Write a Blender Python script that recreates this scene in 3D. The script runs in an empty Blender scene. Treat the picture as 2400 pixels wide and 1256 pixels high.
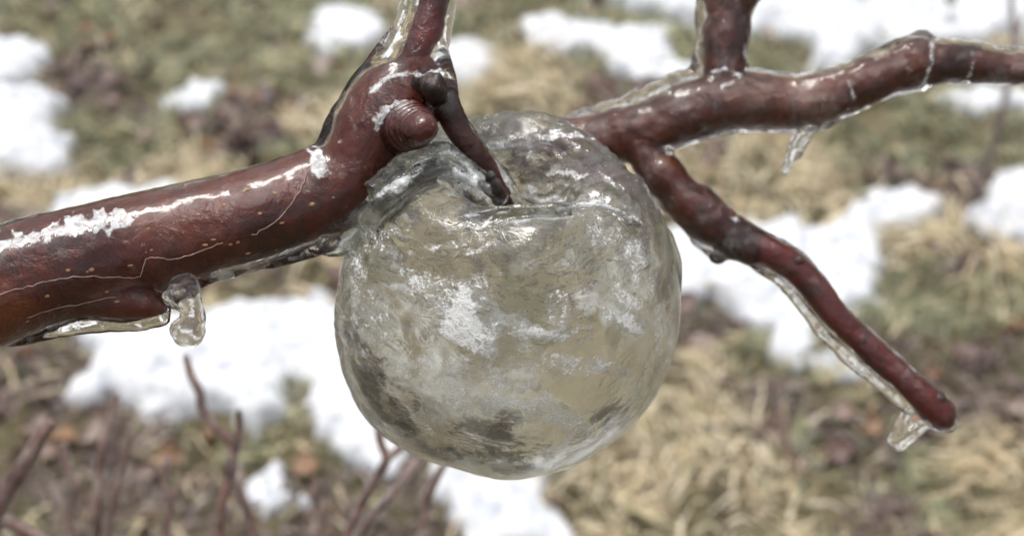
import bpy, bmesh, math, random
import numpy as np
from mathutils import Vector, Matrix, Quaternion
from mathutils.bvhtree import BVHTree

random.seed(7)
RNG = np.random.RandomState(11)
R = math.radians
scene = bpy.context.scene
COL = scene.collection

# ------------------------------------------------------------------ camera, sky, sun, exposure
PITCH = R(38.0)
CAM_H = 0.90
LENS, SENS = 50.0, 36.0
cam_d = bpy.data.cameras.new('camera')
cam = bpy.data.objects.new('camera', cam_d)
COL.objects.link(cam)
cam.location = (0, 0, CAM_H)
cam.rotation_euler = (math.pi/2 - PITCH, 0, 0)
cam_d.lens = LENS
cam_d.sensor_width = SENS
cam_d.clip_start = 0.01
cam_d.clip_end = 500
cam_d.dof.use_dof = True
cam_d.dof.focus_distance = 0.272
cam_d.dof.aperture_fstop = 15.5
scene.camera = cam

SUN_EL, SUN_AZ = R(73), R(-35)      # azimuth measured from +Y towards +X
w = bpy.data.worlds.new('World'); scene.world = w
w.use_nodes = True
nt = w.node_tree; nt.nodes.clear()
sky = nt.nodes.new('ShaderNodeTexSky'); sky.sky_type = 'NISHITA'; sky.sun_disc = False
sky.sun_elevation = SUN_EL; sky.sun_rotation = SUN_AZ
sky.air_density = 1.0; sky.dust_density = 6.0; sky.ozone_density = 1.0
hsv = nt.nodes.new('ShaderNodeHueSaturation'); hsv.inputs['Saturation'].default_value = 0.15
bg = nt.nodes.new('ShaderNodeBackground'); bg.inputs['Strength'].default_value = 0.15
wo = nt.nodes.new('ShaderNodeOutputWorld')
nt.links.new(sky.outputs[0], hsv.inputs['Color']); nt.links.new(hsv.outputs[0], bg.inputs['Color'])
nt.links.new(bg.outputs[0], wo.inputs['Surface'])
sl = bpy.data.lights.new('sun', 'SUN'); sun = bpy.data.objects.new('sun', sl); COL.objects.link(sun)
sl.energy = 1.5; sl.angle = R(14); sl.color = (1.0, 0.96, 0.90)
sdir = Vector((math.sin(SUN_AZ)*math.cos(SUN_EL), math.cos(SUN_AZ)*math.cos(SUN_EL), math.sin(SUN_EL)))
sun.rotation_euler = sdir.to_track_quat('Z', 'Y').to_euler()
scene.view_settings.view_transform = 'Standard'
scene.view_settings.look = 'None'
scene.view_settings.gamma = 1.0
scene.view_settings.use_curve_mapping = False
scene.view_settings.exposure = 0.36
scene.render.engine = 'CYCLES'
cy = scene.cycles
cy.max_bounces = 18; cy.transmission_bounces = 16; cy.transparent_max_bounces = 16
cy.diffuse_bounces = 3; cy.glossy_bounces = 8; cy.volume_bounces = 0
cy.caustics_reflective = False; cy.caustics_refractive = True
cy.blur_glossy = 0.3
cy.sample_clamp_indirect = 6.0
cy.use_denoising = True

# ------------------------------------------------------------------ pixel helpers (photograph is 2400 x 1256)
FW = Vector((0, math.cos(PITCH), -math.sin(PITCH)))
UP = Vector((0, math.sin(PITCH), math.cos(PITCH)))
RT = Vector((1, 0, 0))
CP = Vector((0, 0, CAM_H))
KP = SENS/LENS/2400.0
def P(px, py, d):
    return CP + RT*((px-1200)*KP*d) + UP*(-(py-628)*KP*d) + FW*d
def ray(px, py):
    return (FW + RT*((px-1200)*KP) + UP*(-(py-628)*KP)).normalized()
def G(px, py):
    r = ray(px, py); t = CAM_H/(-r.z)
    return (CP + r*t)
def to_px(pts):   # world pts Nx3 -> px,py
    v = pts - np.array(CP)
    d = v@np.array(FW)
    return 1200 + (v@np.array(RT))/d/KP, 628 - (v@np.array(UP))/d/KP

# ------------------------------------------------------------------ numpy noise
_perm = np.random.RandomState(3).randint(0, 2**31, 4096).astype(np.int64)
def _h(i, j, k):
    n = (i*73856093) ^ (j*19349663) ^ (k*83492791)
    return _perm[n & 4095] / 2.0**31
def vnoise(p):
    p = np.asarray(p, float); i = np.floor(p).astype(np.int64); f = p-i; f = f*f*f*(f*(f*6-15)+10)
    o = 0
    for a in (0, 1):
        for b in (0, 1):
            for c in (0, 1):
                wgt = (f[:, 0] if a else 1-f[:, 0])*(f[:, 1] if b else 1-f[:, 1])*(f[:, 2] if c else 1-f[:, 2])
                o = o + wgt*_h(i[:, 0]+a, i[:, 1]+b, i[:, 2]+c)
    return o*2-1
def fbm(p, oct=4, lac=2.03, gain=.5):
    p = np.asarray(p, float); a = 1; s = 0; t = 0
    for o in range(oct):
        s = s + a*vnoise(p + o*17.3); t += a; a *= gain; p = p*lac
    return s/t
def sstep(a, b, x):
    t = np.clip((x-a)/(b-a), 0, 1); return t*t*(3-2*t)

# ------------------------------------------------------------------ object helpers
def tag(o, label=None, cat=None, group=None, kind=None):
    if label: o['label'] = label
    if cat: o['category'] = cat
    if group: o['group'] = group
    if kind: o['kind'] = kind
    return o
def empty(name, loc, label, cat, group=None):
    o = bpy.data.objects.new(name, None); COL.objects.link(o); o.location = loc
    o.empty_display_size = .01
    return tag(o, label, cat, group)
def link(name, me, mat=None, parent=None, smooth=True):
    if mat is not None:
        me.materials.clear(); me.materials.append(mat)
    o = bpy.data.objects.new(name, me); COL.objects.link(o)
    if smooth and len(me.polygons): me.polygons.foreach_set('use_smooth', [True]*len(me.polygons))
    if parent is not None:
        o.parent = parent
        o.matrix_parent_inverse = Matrix.Translation(-Vector(parent.location))
    return o
def mesh_np(name, v, f):
    me = bpy.data.meshes.new(name)
    v = np.asarray(v, np.float32); f = np.asarray(f, np.int32)
    me.vertices.add(len(v)); me.vertices.foreach_set('co', v.ravel())
    k = f.shape[1]
    me.loops.add(f.size); me.loops.foreach_set('vertex_index', f.ravel())
    me.polygons.add(len(f)); me.polygons.foreach_set('loop_start', np.arange(0, f.size, k, dtype=np.int32))
    me.update(calc_edges=True); me.validate()
    return me
def colattr(me, cols):   # per vertex rgb
    a = me.color_attributes.new('col', 'FLOAT_COLOR', 'POINT')
    c = np.ones((len(cols), 4), np.float32); c[:, :3] = cols
    a.data.foreach_set('color', c.ravel())

def catmull(pts, n):
    pts = [np.array(p, float) for p in pts]
    pts = [2*pts[0]-pts[1]] + pts + [2*pts[-1]-pts[-2]]
    out = []
    for i in range(1, len(pts)-2):
        p0, p1, p2, p3 = pts[i-1:i+3]
        for k in range(n):
            t = k/n
            out.append(.5*((2*p1)+(-p0+p2)*t+(2*p0-5*p1+4*p2-p3)*t*t+(-p0+3*p1-3*p2+p3)*t**3))
    out.append(pts[-2])
    return np.array(out)
def path(pix, n=8, grow=0.0, sc=1.0):   # [(px,py,d,rpx)] -> Nx4 world + radius
    c = catmull(pix, n)
    out = []
    for px, py, d, r in c:
        p = P(px, py, d); out.append((p.x, p.y, p.z, max((r*sc+grow)*KP*d, 2e-4)))
    return np.array(out)
def tube_vf(pth, seg=20, base=0, cap=True):
    c = pth[:, :3]; r = pth[:, 3]; n = len(c)
    t = np.gradient(c, axis=0); t /= np.linalg.norm(t, axis=1)[:, None]+1e-12
    ref = np.array([.13, .31, .94]); u = np.cross(t[0], ref); u /= np.linalg.norm(u)
    V = []; 
    for i in range(n):
        u = u - t[i]*np.dot(u, t[i]); u /= np.linalg.norm(u); v = np.cross(t[i], u)
        a = np.linspace(0, 2*math.pi, seg, endpoint=False)
        V.append(c[i] + r[i]*(np.cos(a)[:, None]*u + np.sin(a)[:, None]*v))
    V = np.concatenate(V)
    F = []
    for i in range(n-1):
        for k in range(seg):
            k2 = (k+1) % seg
            F.append((base+i*seg+k, base+i*seg+k2, base+(i+1)*seg+k2, base+(i+1)*seg+k))
    if cap:      # rounded caps
        for end, i in ((0, 0), (1, n-1)):
            s = -1 if end == 0 else 1
            tt = t[i]*s; prev = base+i*seg
            for q in (.5, .85, .98):
                off = math.sqrt(max(0, 1-(1-q)**2))
                ring = c[i] + (V[i*seg:(i+1)*seg]-c[i])*math.sqrt(1-q*q) + tt*r[i]*q
                st = base+len(V); V = np.concatenate([V, ring])
                for k in range(seg):
                    k2 = (k+1) % seg
                    f = (prev+k, prev+k2, st+k2, st+k)
                    F.append(f if end else f[::-1])
                prev = st
            V = np.concatenate([V, [c[i]+tt*r[i]]]); ci = base+len(V)-1
            for k in range(seg):
                k2 = (k+1) % seg
                f = (prev+k, prev+k2, ci, ci)
                F.append(f if end else (prev+k2, prev+k, ci, ci))
    return V, F
def tubes_bm(paths, seg=20, blobs=()):
    bm = bmesh.new()
    for p in paths:
        V, F = tube_vf(p, seg)
        vs = [bm.verts.new(v) for v in V]
        for f in F:
            g = []
            for i in f:
                if vs[i] not in g: g.append(vs[i])
            try: bm.faces.new(g)
            except ValueError: pass
    for (c, r) in blobs:
        m = Matrix.Translation(c) @ (Matrix.Diagonal((*r, 1)) if hasattr(r, '__len__') else Matrix.Scale(r, 4))
        bmesh.ops.create_icosphere(bm, subdivisions=4, radius=1, matrix=m)
    bmesh.ops.recalc_face_normals(bm, faces=bm.faces)
    return bm
def bm_mesh(bm, name='m'):
    me = bpy.data.meshes.new(name); bm.to_mesh(me); bm.free(); return me
def vox(me, size, smooth=6, fac=.5):
    o = bpy.data.objects.new('tmp', me); COL.objects.link(o)
    m = o.modifiers.new('r', 'REMESH'); m.mode = 'VOXEL'; m.voxel_size = size; m.use_smooth_shade = True
    if smooth:
        s = o.modifiers.new('s', 'SMOOTH'); s.factor = fac; s.iterations = smooth
    dg = bpy.context.evaluated_depsgraph_get()
    out = bpy.data.meshes.new_from_object(o.evaluated_get(dg))
    bpy.data.objects.remove(o)
    return out
def get_vn(me):
    n = len(me.vertices); v = np.empty(n*3, np.float32); me.vertices.foreach_get('co', v)
    nn = np.empty(n*3, np.float32); me.vertex_normals.foreach_get('vector', nn)
    return v.reshape(-1, 3).astype(float), nn.reshape(-1, 3).astype(float)
def displace(me, fn):
    v, n = get_vn(me); v = v + n*fn(v, n)[:, None]
    me.vertices.foreach_set('co', v.astype(np.float32).ravel()); me.update()
    return me
def bvh_of(me):
    v, _ = get_vn(me)
    return BVHTree.FromPolygons([tuple(x) for x in v], [tuple(p.vertices) for p in me.polygons])
def tube_obj(name, pth, mat, parent, seg=10):
    me = bm_mesh(tubes_bm([pth], seg), name)
    return link(name, me, mat, parent)
def shift(p, dx, dy, r, dd=0): return [(a+dx, b+dy, d+dd, rr*r[0]+r[1]) for a, b, d, rr in p]
def in_poly_sdf(x, y, poly):     # positive inside; poly Nx2
    poly = np.asarray(poly, float); n = len(poly)
    d = np.full(x.shape, 1e9); ins = np.zeros(x.shape, bool)
    for i in range(n):
        a = poly[i]; b = poly[(i+1) % n]; e = b-a
        wx = x-a[0]; wy = y-a[1]
        t = np.clip((wx*e[0]+wy*e[1])/(e@e+1e-12), 0, 1)
        d = np.minimum(d, (wx-e[0]*t)**2+(wy-e[1]*t)**2)
        c = ((a[1] > y) != (b[1] > y)) & (x < (b[0]-a[0])*(y-a[1])/(b[1]-a[1]+1e-12)+a[0])
        ins ^= c
    return np.where(ins, 1, -1)*np.sqrt(d)

# ------------------------------------------------------------------ material helpers
class NT:
    def __init__(s, name):
        s.m = bpy.data.materials.new(name); s.m.use_nodes = True; s.t = s.m.node_tree; s.t.nodes.clear()
        s.out = s.t.nodes.new('ShaderNodeOutputMaterial')
    def n(s, typ, props=None, **inp):
        x = s.t.nodes.new('ShaderNode'+typ)
        for k, v in (props or {}).items(): setattr(x, k, v)
        for k, v in inp.items():
            k2 = k.replace('_', ' ')
            sock = x.inputs[k2] if k2 in x.inputs else x.inputs[int(k[1:])]
            if isinstance(v, bpy.types.NodeSocket): s.t.links.new(v, sock)
            else: sock.default_value = v
        return x
    def noise(s, scale, detail=4, rough=.55, vec=None, dist=0.0):
        k = dict(Scale=scale, Detail=detail, Roughness=rough, Distortion=dist)
        if vec is not None: k['Vector'] = vec
        return s.n('TexNoise', **k).outputs[0]
    def pos(s, scale=(1, 1, 1), rot=(0, 0, 0)):
        g = s.n('NewGeometry').outputs['Position']
        mp = s.n('Mapping', Vector=g, Scale=scale, Rotation=rot)
        return mp.outputs[0]
    def ramp(s, fac, stops, interp='LINEAR'):
        r = s.t.nodes.new('ShaderNodeValToRGB'); cr = r.color_ramp; cr.interpolation = interp
        while len(cr.elements) < len(stops): cr.elements.new(.5)
        for e, (p, c) in zip(cr.elements, stops):
            e.position = p; e.color = (*c, 1) if len(c) == 3 else c
        s.t.links.new(fac, r.inputs[0]); return r.outputs[0]
    def g(s, fac, a, b):    # grey ramp a..b -> 0..1
        if a < b: return s.ramp(fac, [(a, (0, 0, 0)), (b, (1, 1, 1))])
        return s.ramp(fac, [(b, (1, 1, 1)), (a, (0, 0, 0))])
    def mix(s, fac, a, b):
        x = s.t.nodes.new('ShaderNodeMix'); x.data_type = 'RGBA'
        for sock, v in ((x.inputs[0], fac), (x.inputs[6], a), (x.inputs[7], b)):
            if isinstance(v, bpy.types.NodeSocket): s.t.links.new(v, sock)
            elif isinstance(v, tuple): sock.default_value = (*v, 1)
            else: sock.default_value = v
        return x.outputs[2]
    def math(s, op, a, b=0.0):
        x = s.t.nodes.new('ShaderNodeMath'); x.operation = op
        for sock, v in ((x.inputs[0], a), (x.inputs[1], b)):
            if isinstance(v, bpy.types.NodeSocket): s.t.links.new(v, sock)
            else: sock.default_value = v
        return x.outputs[0]
    def bump(s, h, strength, dist, normal=None):
        k = dict(Height=h, Strength=strength, Distance=dist)
        if normal is not None: k['Normal'] = normal
        return s.n('Bump', **k).outputs[0]
    def mixs(s, fac, a, b):
        x = s.t.nodes.new('ShaderNodeMixShader')
        if isinstance(fac, bpy.types.NodeSocket): s.t.links.new(fac, x.inputs[0])
        else: x.inputs[0].default_value = fac
        s.t.links.new(a, x.inputs[1]); s.t.links.new(b, x.inputs[2]); return x.outputs[0]
    def done(s, surf):
        s.t.links.new(surf, s.out.inputs[0]); return s.m

def ice_material(name, frost=.35, fine=900., tint=(1, 1, 1), rough=.02, bumpd=.0004, fthr=(.56, .70), clear=0.0, stretch=(1, 1, 1), rot=(0, 0, 0)):
    t = NT(name)
    v = t.pos(stretch, rot)
    h1 = t.noise(fine*.28, 5, .6, v, .6); h2 = t.noise(fine*1.4, 3, .6, v, .3)
    hh = t.math('ADD', h1, t.math('MULTIPLY', h2, .22))
    nb = t.bump(hh, 1.0, bumpd)
    gl = t.n('BsdfGlass', Color=(*tint, 1), Roughness=rough, IOR=1.31, Normal=nb).outputs[0]
    if clear > 0:
        tr = t.n('BsdfTransparent', Color=(.97, .98, .98, 1)).outputs[0]
        gl = t.mixs(clear, gl, tr)
    if frost > 0:
        p2 = t.pos()
        m1 = t.g(t.noise(75, 6, .65, p2, .8), *fthr)
        m2 = t.g(t.noise(900, 4, .7, p2), .40, .62)
        m = t.math('MULTIPLY', t.math('MULTIPLY', m1, m2), frost)
        df = t.n('BsdfDiffuse', Color=(.82, .84, .86, 1), Normal=nb).outputs[0]
        tl = t.n('BsdfTranslucent', Color=(.82, .84, .86, 1)).outputs[0]
        gl = t.mixs(m, gl, t.mixs(.5, df, tl))
    return t.done(gl)

def bark_material(name, base=((.036, .005, .004), (.105, .015, .007), (.18, .045, .013)), rough=.35, grey=.12, coat=0.0):
    t = NT(name)
    p = t.pos()
    a = t.noise(60, 5, .6, p, .5)
    c = t.ramp(a, [(.32, base[0]), (.52, base[1]), (.72, base[2])])
    dk = t.g(t.noise(80, 6, .72, p, .8), .51, .60)
    c = t.mix(t.math('MULTIPLY', dk, .55), c, (.02, .008, .007))
    gr = t.g(t.noise(45, 6, .7, p, .6), .56, .66)
    c = t.mix(t.math('MULTIPLY', gr, grey), c, (.18, .15, .14))
    sp = t.n('TexVoronoi', Scale=260., Vector=p).outputs[0]
    c = t.mix(t.math('MULTIPLY', t.g(sp, .11, .06), .35), c, (.30, .18, .09))
    b = t.bump(t.noise(500, 5, .6, p), .6, .0003)
    b = t.bump(t.noise(150, 5, .65, p, .3), 1.0, .0010, b)
    return t.done(t.n('BsdfPrincipled', Base_Color=c, Roughness=rough, Normal=b, Coat_Weight=coat, Coat_Roughness=.04).outputs[0])

def attr_mat(name, rough=.7, nscale=80., var=.35, transl=.25):
    t = NT(name)
    at = t.n('VertexColor', {'layer_name': 'col'}).outputs[0]
    n = t.noise(nscale, 4, .6, t.pos())
    v = t.math('ADD', t.math('MULTIPLY', n, var*2), 1-var)
    h = t.n('HueSaturation', Color=at, Value=v, Saturation=.86).outputs[0]
    pr = t.n('BsdfPrincipled', Base_Color=h, Roughness=rough).outputs[0]
    tr = t.n('BsdfTranslucent', Color=h).outputs[0]
    return t.done(t.mixs(transl, pr, tr))

M_BARK = bark_material('red_brown_bark')
M_BARK_DARK = bark_material('dark_purple_bark', ((.016, .005, .005), (.045, .010, .008), (.085, .020, .011)), .3, .15)
M_RED = bark_material('young_red_bark', ((.035, .003, .003), (.095, .008, .007), (.13, .018, .010)), .3, .05)
M_BARK_B = bark_material('greyish_brown_bark', ((.034, .009, .007), (.10, .022, .013), (.18, .060, .022)), .35, .28)
M_BLACK = bark_material('black_bud', ((.010, .006, .005), (.020, .012, .010), (.06, .03, .02)), .5, .25)
M_BUD = bark_material('wet_bud_scales', ((.020, .003, .003), (.055, .006, .005), (.09, .014, .008)), .3, .03, .35)
M_ICE = ice_material('ice_glaze', frost=.5, fine=520., bumpd=.00016, rough=.0, fthr=(.62, .70))
M_ICE_B = ice_material('ice_glaze_frosty', frost=.4, fine=600., bumpd=.00035, rough=.03, fthr=(.52, .70))
M_DRIP = ice_material('drip_ice', frost=.25, fine=600., bumpd=.0007)
t = NT('frost')  # for frost crusts and the painted highlight streak on the left limb
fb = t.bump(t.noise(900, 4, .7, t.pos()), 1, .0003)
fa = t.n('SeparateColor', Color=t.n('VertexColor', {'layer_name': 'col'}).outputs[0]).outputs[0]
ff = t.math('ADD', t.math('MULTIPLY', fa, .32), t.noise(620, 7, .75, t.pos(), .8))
M_FROST_GLARE = t.done(t.mixs(t.math('MULTIPLY', t.g(ff, .62, .92), .80), t.n('BsdfTransparent').outputs[0],
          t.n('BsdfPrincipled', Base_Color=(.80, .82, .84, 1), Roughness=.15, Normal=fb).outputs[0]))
t = NT('lenticel'); M_LENT = t.done(t.n('BsdfPrincipled', Base_Color=(.45, .27, .12, 1), Roughness=.6).outputs[0])
t = NT('crack_ice'); M_CRACK = t.done(t.mixs(.45, t.n('BsdfPrincipled', Base_Color=(.72, .55, .48, 1), Roughness=.4).outputs[0], t.n('BsdfTransparent').outputs[0]))

# ------------------------------------------------------------------ ground
GREEN, STRAW, BROWN = 0, 1, 2
seeds = []
for k, L in ((STRAW, [(60,440),(250,420),(700,640),(560,700),(1300,200),(1500,950),(1350,1130),(1700,950),(1900,900),(2150,520),(2200,620),(2350,640),(1950,470),(1750,400),(1600,1100),(480,380),(2350,1150),(760,280),(330,480),(1480,1050),(1620,960),(1700,1130),(900,700),(1900,600),(2080,600),(1250,420),(1200,180)]),
             (GREEN, [(200,300),(350,160),(550,130),(600,380),(700,200),(430,60),(1200,60),(1400,160),(1600,110),(1850,130),(2000,280),(2200,330),(2350,280),(2100,700),(2300,700),(1750,800),(2250,1150),(1950,1100),(620,1080),(700,1120),(1100,120),(520,250),(750,850),(1850,850),(1300,20),(100,50),(1100,800),(1300,600),(640,40)]),
             (BROWN, [(20,950),(140,1080),(420,1230),(520,1200),(330,1180),(60,1230),(200,150),(280,190),(130,500),(80,1000),(200,1000),(300,950),(350,1050),(150,1150),(400,1150),(60,900),(250,1230),(700,1180),(550,640),(680,680),(620,280),(540,330),(2100,470),(2250,430),(2150,830),(2300,850),(1750,950),(2000,1050),(2150,1200),(2380,900),(1600,720),(1640,760),(1000,1200),(480,1080),(1200,950),(1780,1000),(1450,230)])):
    for s in L: seeds.append((*s, k))
seeds = np.array(seeds, float)
def gtype(xy):         # world xy -> (k, dist) nearest seed type with wobble, all in ground metres
    sp = np.array([G(a, b)[:2] for a, b, _ in seeds])
    q = xy + .05*np.stack([fbm(np.c_[xy*14, xy[:, 0]*0], 3), fbm(np.c_[xy*14+50, xy[:, 0]*0], 3)], 1)*1.2
    d = ((q[:, None, :]-sp[None])**2).sum(2)
    i = d.argmin(1)
    k = seeds[i, 2].astype(int)
    far = d.min(1) > .12**2
    alt = np.where(fbm(np.c_[xy*5, xy[:, 0]*0+9], 3) > .1, BROWN, np.where(fbm(np.c_[xy*7, xy[:, 0]*0+4], 3) > 0, GREEN, STRAW))
    return np.where(far, alt, k)
def gheight(xy):
    z = xy[:, 0]*0
    h = .018*fbm(np.c_[xy*6, z], 3) + .008*fbm(np.c_[xy*28, z+5], 3)
    r = np.hypot(xy[:, 0], xy[:, 1]-1.1)
    return h*(1-sstep(2.5, 6, r))

t = NT('soil')
c = t.ramp(t.noise(30, 6, .65, t.pos()), [(.3, (.045, .035, .025)), (.48, (.12, .10, .05)), (.62, (.20, .17, .10)), (.75, (.11, .08, .065))])
M_SOIL = t.done(t.n('BsdfPrincipled', Base_Color=c, Roughness=.9, Normal=t.bump(t.noise(150, 5, .6, t.pos()), 1, .01)).outputs[0])
xs = np.concatenate([np.linspace(-60, -2.1, 24), np.linspace(-2, 2, 201), np.linspace(2.1, 60, 24)])
ys = np.concatenate([np.linspace(-60, -1.1, 24), np.linspace(-1, 3.4, 221), np.linspace(3.5, 60, 24)])
X, Y = np.meshgrid(xs, ys); xy = np.c_[X.ravel(), Y.ravel()]
V = np.c_[xy, gheight(xy)-.004]
nx = len(xs); I = (np.arange(len(ys)-1)[:, None]*nx+np.arange(nx-1)[None]).ravel()
F = np.c_[I, I+1, I+nx+1, I+nx]
g = link('ground', mesh_np('ground', V, F), M_SOIL); tag(g, kind='structure')

# ------------------------------------------------------------------ snow patches
snow_px = [
 ('white snow patch cut by the upper left edge of the photo, above a larger one', [(-150,60),(60,95),(105,120),(90,170),(20,195),(-150,215)], .02),
 ('lobed snow patch on the left edge, above the thick end of the branch', [(-160,215),(90,205),(130,235),(110,300),(155,330),(130,370),(60,390),(0,420),(-160,450)], .022),
 ('rounded snow patch alone in the grass left of the upright twig in clear ice', [(730,25),(800,10),(860,20),(892,60),(870,95),(800,108),(762,128),(728,80)], .014),
 ('small snow patch just right of the knuckle of the left branch', [(1010,100),(1100,112),(1150,140),(1152,175),(1100,195),(1060,200),(1000,170)], .013),
 ('long irregular snow patch between the apple and the upright twig on the right', [(1230,65),(1300,45),(1370,60),(1440,75),(1560,65),(1545,110),(1570,150),(1660,160),(1660,195),(1540,205),(1460,185),(1430,140),(1390,130),(1300,125),(1235,115)], .014),
 ('very large snow field along the upper right edge of the photo', [(1380,0),(1500,-25),(1700,-130),(2100,-220),(2700,-220),(2700,120),(2350,105),(2050,120),(1960,170),(1890,180),(1905,120),(1800,90),(1740,95),(1640,75),(1530,30),(1440,25)], .03),
 ('oval snow patch directly behind the thick left branch', [(105,510),(180,452),(290,425),(400,430),(450,470),(430,590),(150,600)], .018),
 ('widest snow patch at lower left, under the branch and left of the apple', [(160,950),(205,850),(185,760),(400,735),(520,745),(700,710),(760,690),(860,740),(900,900),(960,1000),(940,1110),(850,1120),(790,1080),(745,960),(720,890),(655,905),(655,985),(610,1010),(570,990),(540,955),(470,950),(430,990),(350,978),(280,930)], .02),
 ('small pointed snow patch between shoots at the bottom, left of the apple', [(600,1130),(640,1110),(680,1150),(700,1195),(620,1205),(588,1170)], .012),
 ('snow patch under the apple at the bottom edge of the photo', [(1030,1120),(1150,1090),(1350,1050),(1345,1100),(1260,1140),(1250,1200),(1330,1256),(1340,1330),(1120,1330),(1080,1200),(1030,1170)], .017),
 ('branching snow patch behind the ice coated twig that slopes down', [(1560,560),(1720,510),(1850,505),(1950,535),(2050,455),(2120,440),(2210,470),(2200,500),(2110,525),(2065,560),(2040,620),(2050,700),(1980,730),(1930,790),(1870,850),(1810,835),(1790,760),(1690,700),(1590,680)], .018),
 ('snow patch at the right edge, level with the middle of the apple', [(2600,370),(2350,400),(2340,460),(2260,500),(2290,560),(2400,590),(2600,600)], .02),
 ('thin melting snow remnant in green moss at upper left', [(375,235),(440,205),(510,212),(490,258),(400,278)], .006),
 ('small snow patch below the thin right end of the far branch', [(2195,225),(2330,200),(2520,205),(2500,255),(2290,245)], .010),
 ('little snow spot behind the downward twig, on dark leaves', [(1900,840),(1990,815),(2050,850),(1990,880),(1920,875)], .005),
]
t = NT('snow')
c = t.ramp(t.noise(60, 4, .6, t.pos()), [(.30, (.34, .37, .42)), (.46, (.54, .56, .60)), (.62, (.66, .67, .69))])
c = t.mix(t.math('MULTIPLY', t.g(t.noise(45, 7, .75, t.pos(), .5), .60, .70), .7), c, (.30, .26, .20))
nb = t.bump(t.noise(70, 6, .65, t.pos()), .5, .008)
M_SNOW = t.done(t.n('BsdfPrincipled', Base_Color=c, Roughness=.6, Normal=nb).outputs[0])
snow_polys = []
for lab, poly, th in snow_px:
    wp = np.array([G(a, b)[:2] for a, b in poly]); snow_polys.append(wp)
def snow_sdf(xy, wp):
    s = in_poly_sdf(xy[:, 0], xy[:, 1], wp)
    return s + .016*fbm(np.c_[xy*22, xy[:, 0]*0], 4) +   .016*fbm(np.c_[xy*70, xy[:, 0]*0], 3) + .003
extra = []
for (cx, cyy, rr) in [(-1.0, .75, .25), (1.05, .8, .3), (-1.2, 1.9, .3), (-.3, 2.5, .35), (.2, .35, .25), (-1.5, 1.2, .2), (1.7, 1.5, .35)]:
    a = np.linspace(0, 2*math.pi, 12, endpoint=False)
    rad = rr*(1+.4*RNG.uniform(-1, 1, 12)); extra.append(np.c_[cx+rad*np.cos(a), cyy+rad*.8*np.sin(a)])
def make_snow(wp, th, label, name='snow_patch'):
    lo = wp.min(0)-.03; hi = wp.max(0)+.03
    n = int(min(170, max(30, (hi-lo).max()/.005))); step = (hi-lo).max()/n
    ax = np.arange(lo[0], hi[0], step); ay = np.arange(lo[1], hi[1], step)
    X, Y = np.meshgrid(ax, ay); q = np.c_[X.ravel(), Y.ravel()]
    s = snow_sdf(q, wp)
    prof = np.sqrt(np.clip(1-(1-np.clip(s/.05, 0, 1))**2, 0, 1))
    hgt = gheight(q) + .003 + th*prof*(.8+.3*fbm(np.c_[q*12, q[:, 0]*0], 3)) + .004*fbm(np.c_[q*60, q[:, 0]*0], 2)*prof
    hgt = np.where(s < 0, gheight(q)-.012, hgt)
    nx = len(ax); I = (np.arange(len(ay)-1)[:, None]*nx+np.arange(nx-1)[None]).ravel()
    F = np.c_[I, I+1, I+nx+1, I+nx]
    F = F[(s[F] > -.0).any(1)]
    used, inv = np.unique(F, return_inverse=True)
    me = mesh_np(name, np.c_[q, hgt][used], inv.reshape(F.shape))
    o = link(name, me, M_SNOW); tag(o, label, 'snow patch', 'snow patches left on the grass'); return o
for wp, (lab, poly, th) in zip(snow_polys, snow_px): make_snow(wp, th, lab)
for wp in extra:
    o = make_snow(wp, .018, None, 'snow_field'); 
    for k in ('group', 'category'): 
        if k in o: del o[k]
    o['kind'] = 'structure'
ALLSNOW = snow_polys + extra
def snowmask(xy):
    m = np.full(len(xy), -1.)
    for wp in ALLSNOW:
        lo = wp.min(0)-.05; hi = wp.max(0)+.05
        b = ((xy > lo) & (xy < hi)).all(1)
        if b.any():
            idx = np.where(b)[0]; m[idx] = np.maximum(m[idx], snow_sdf(xy[idx], wp))
    return m

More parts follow.
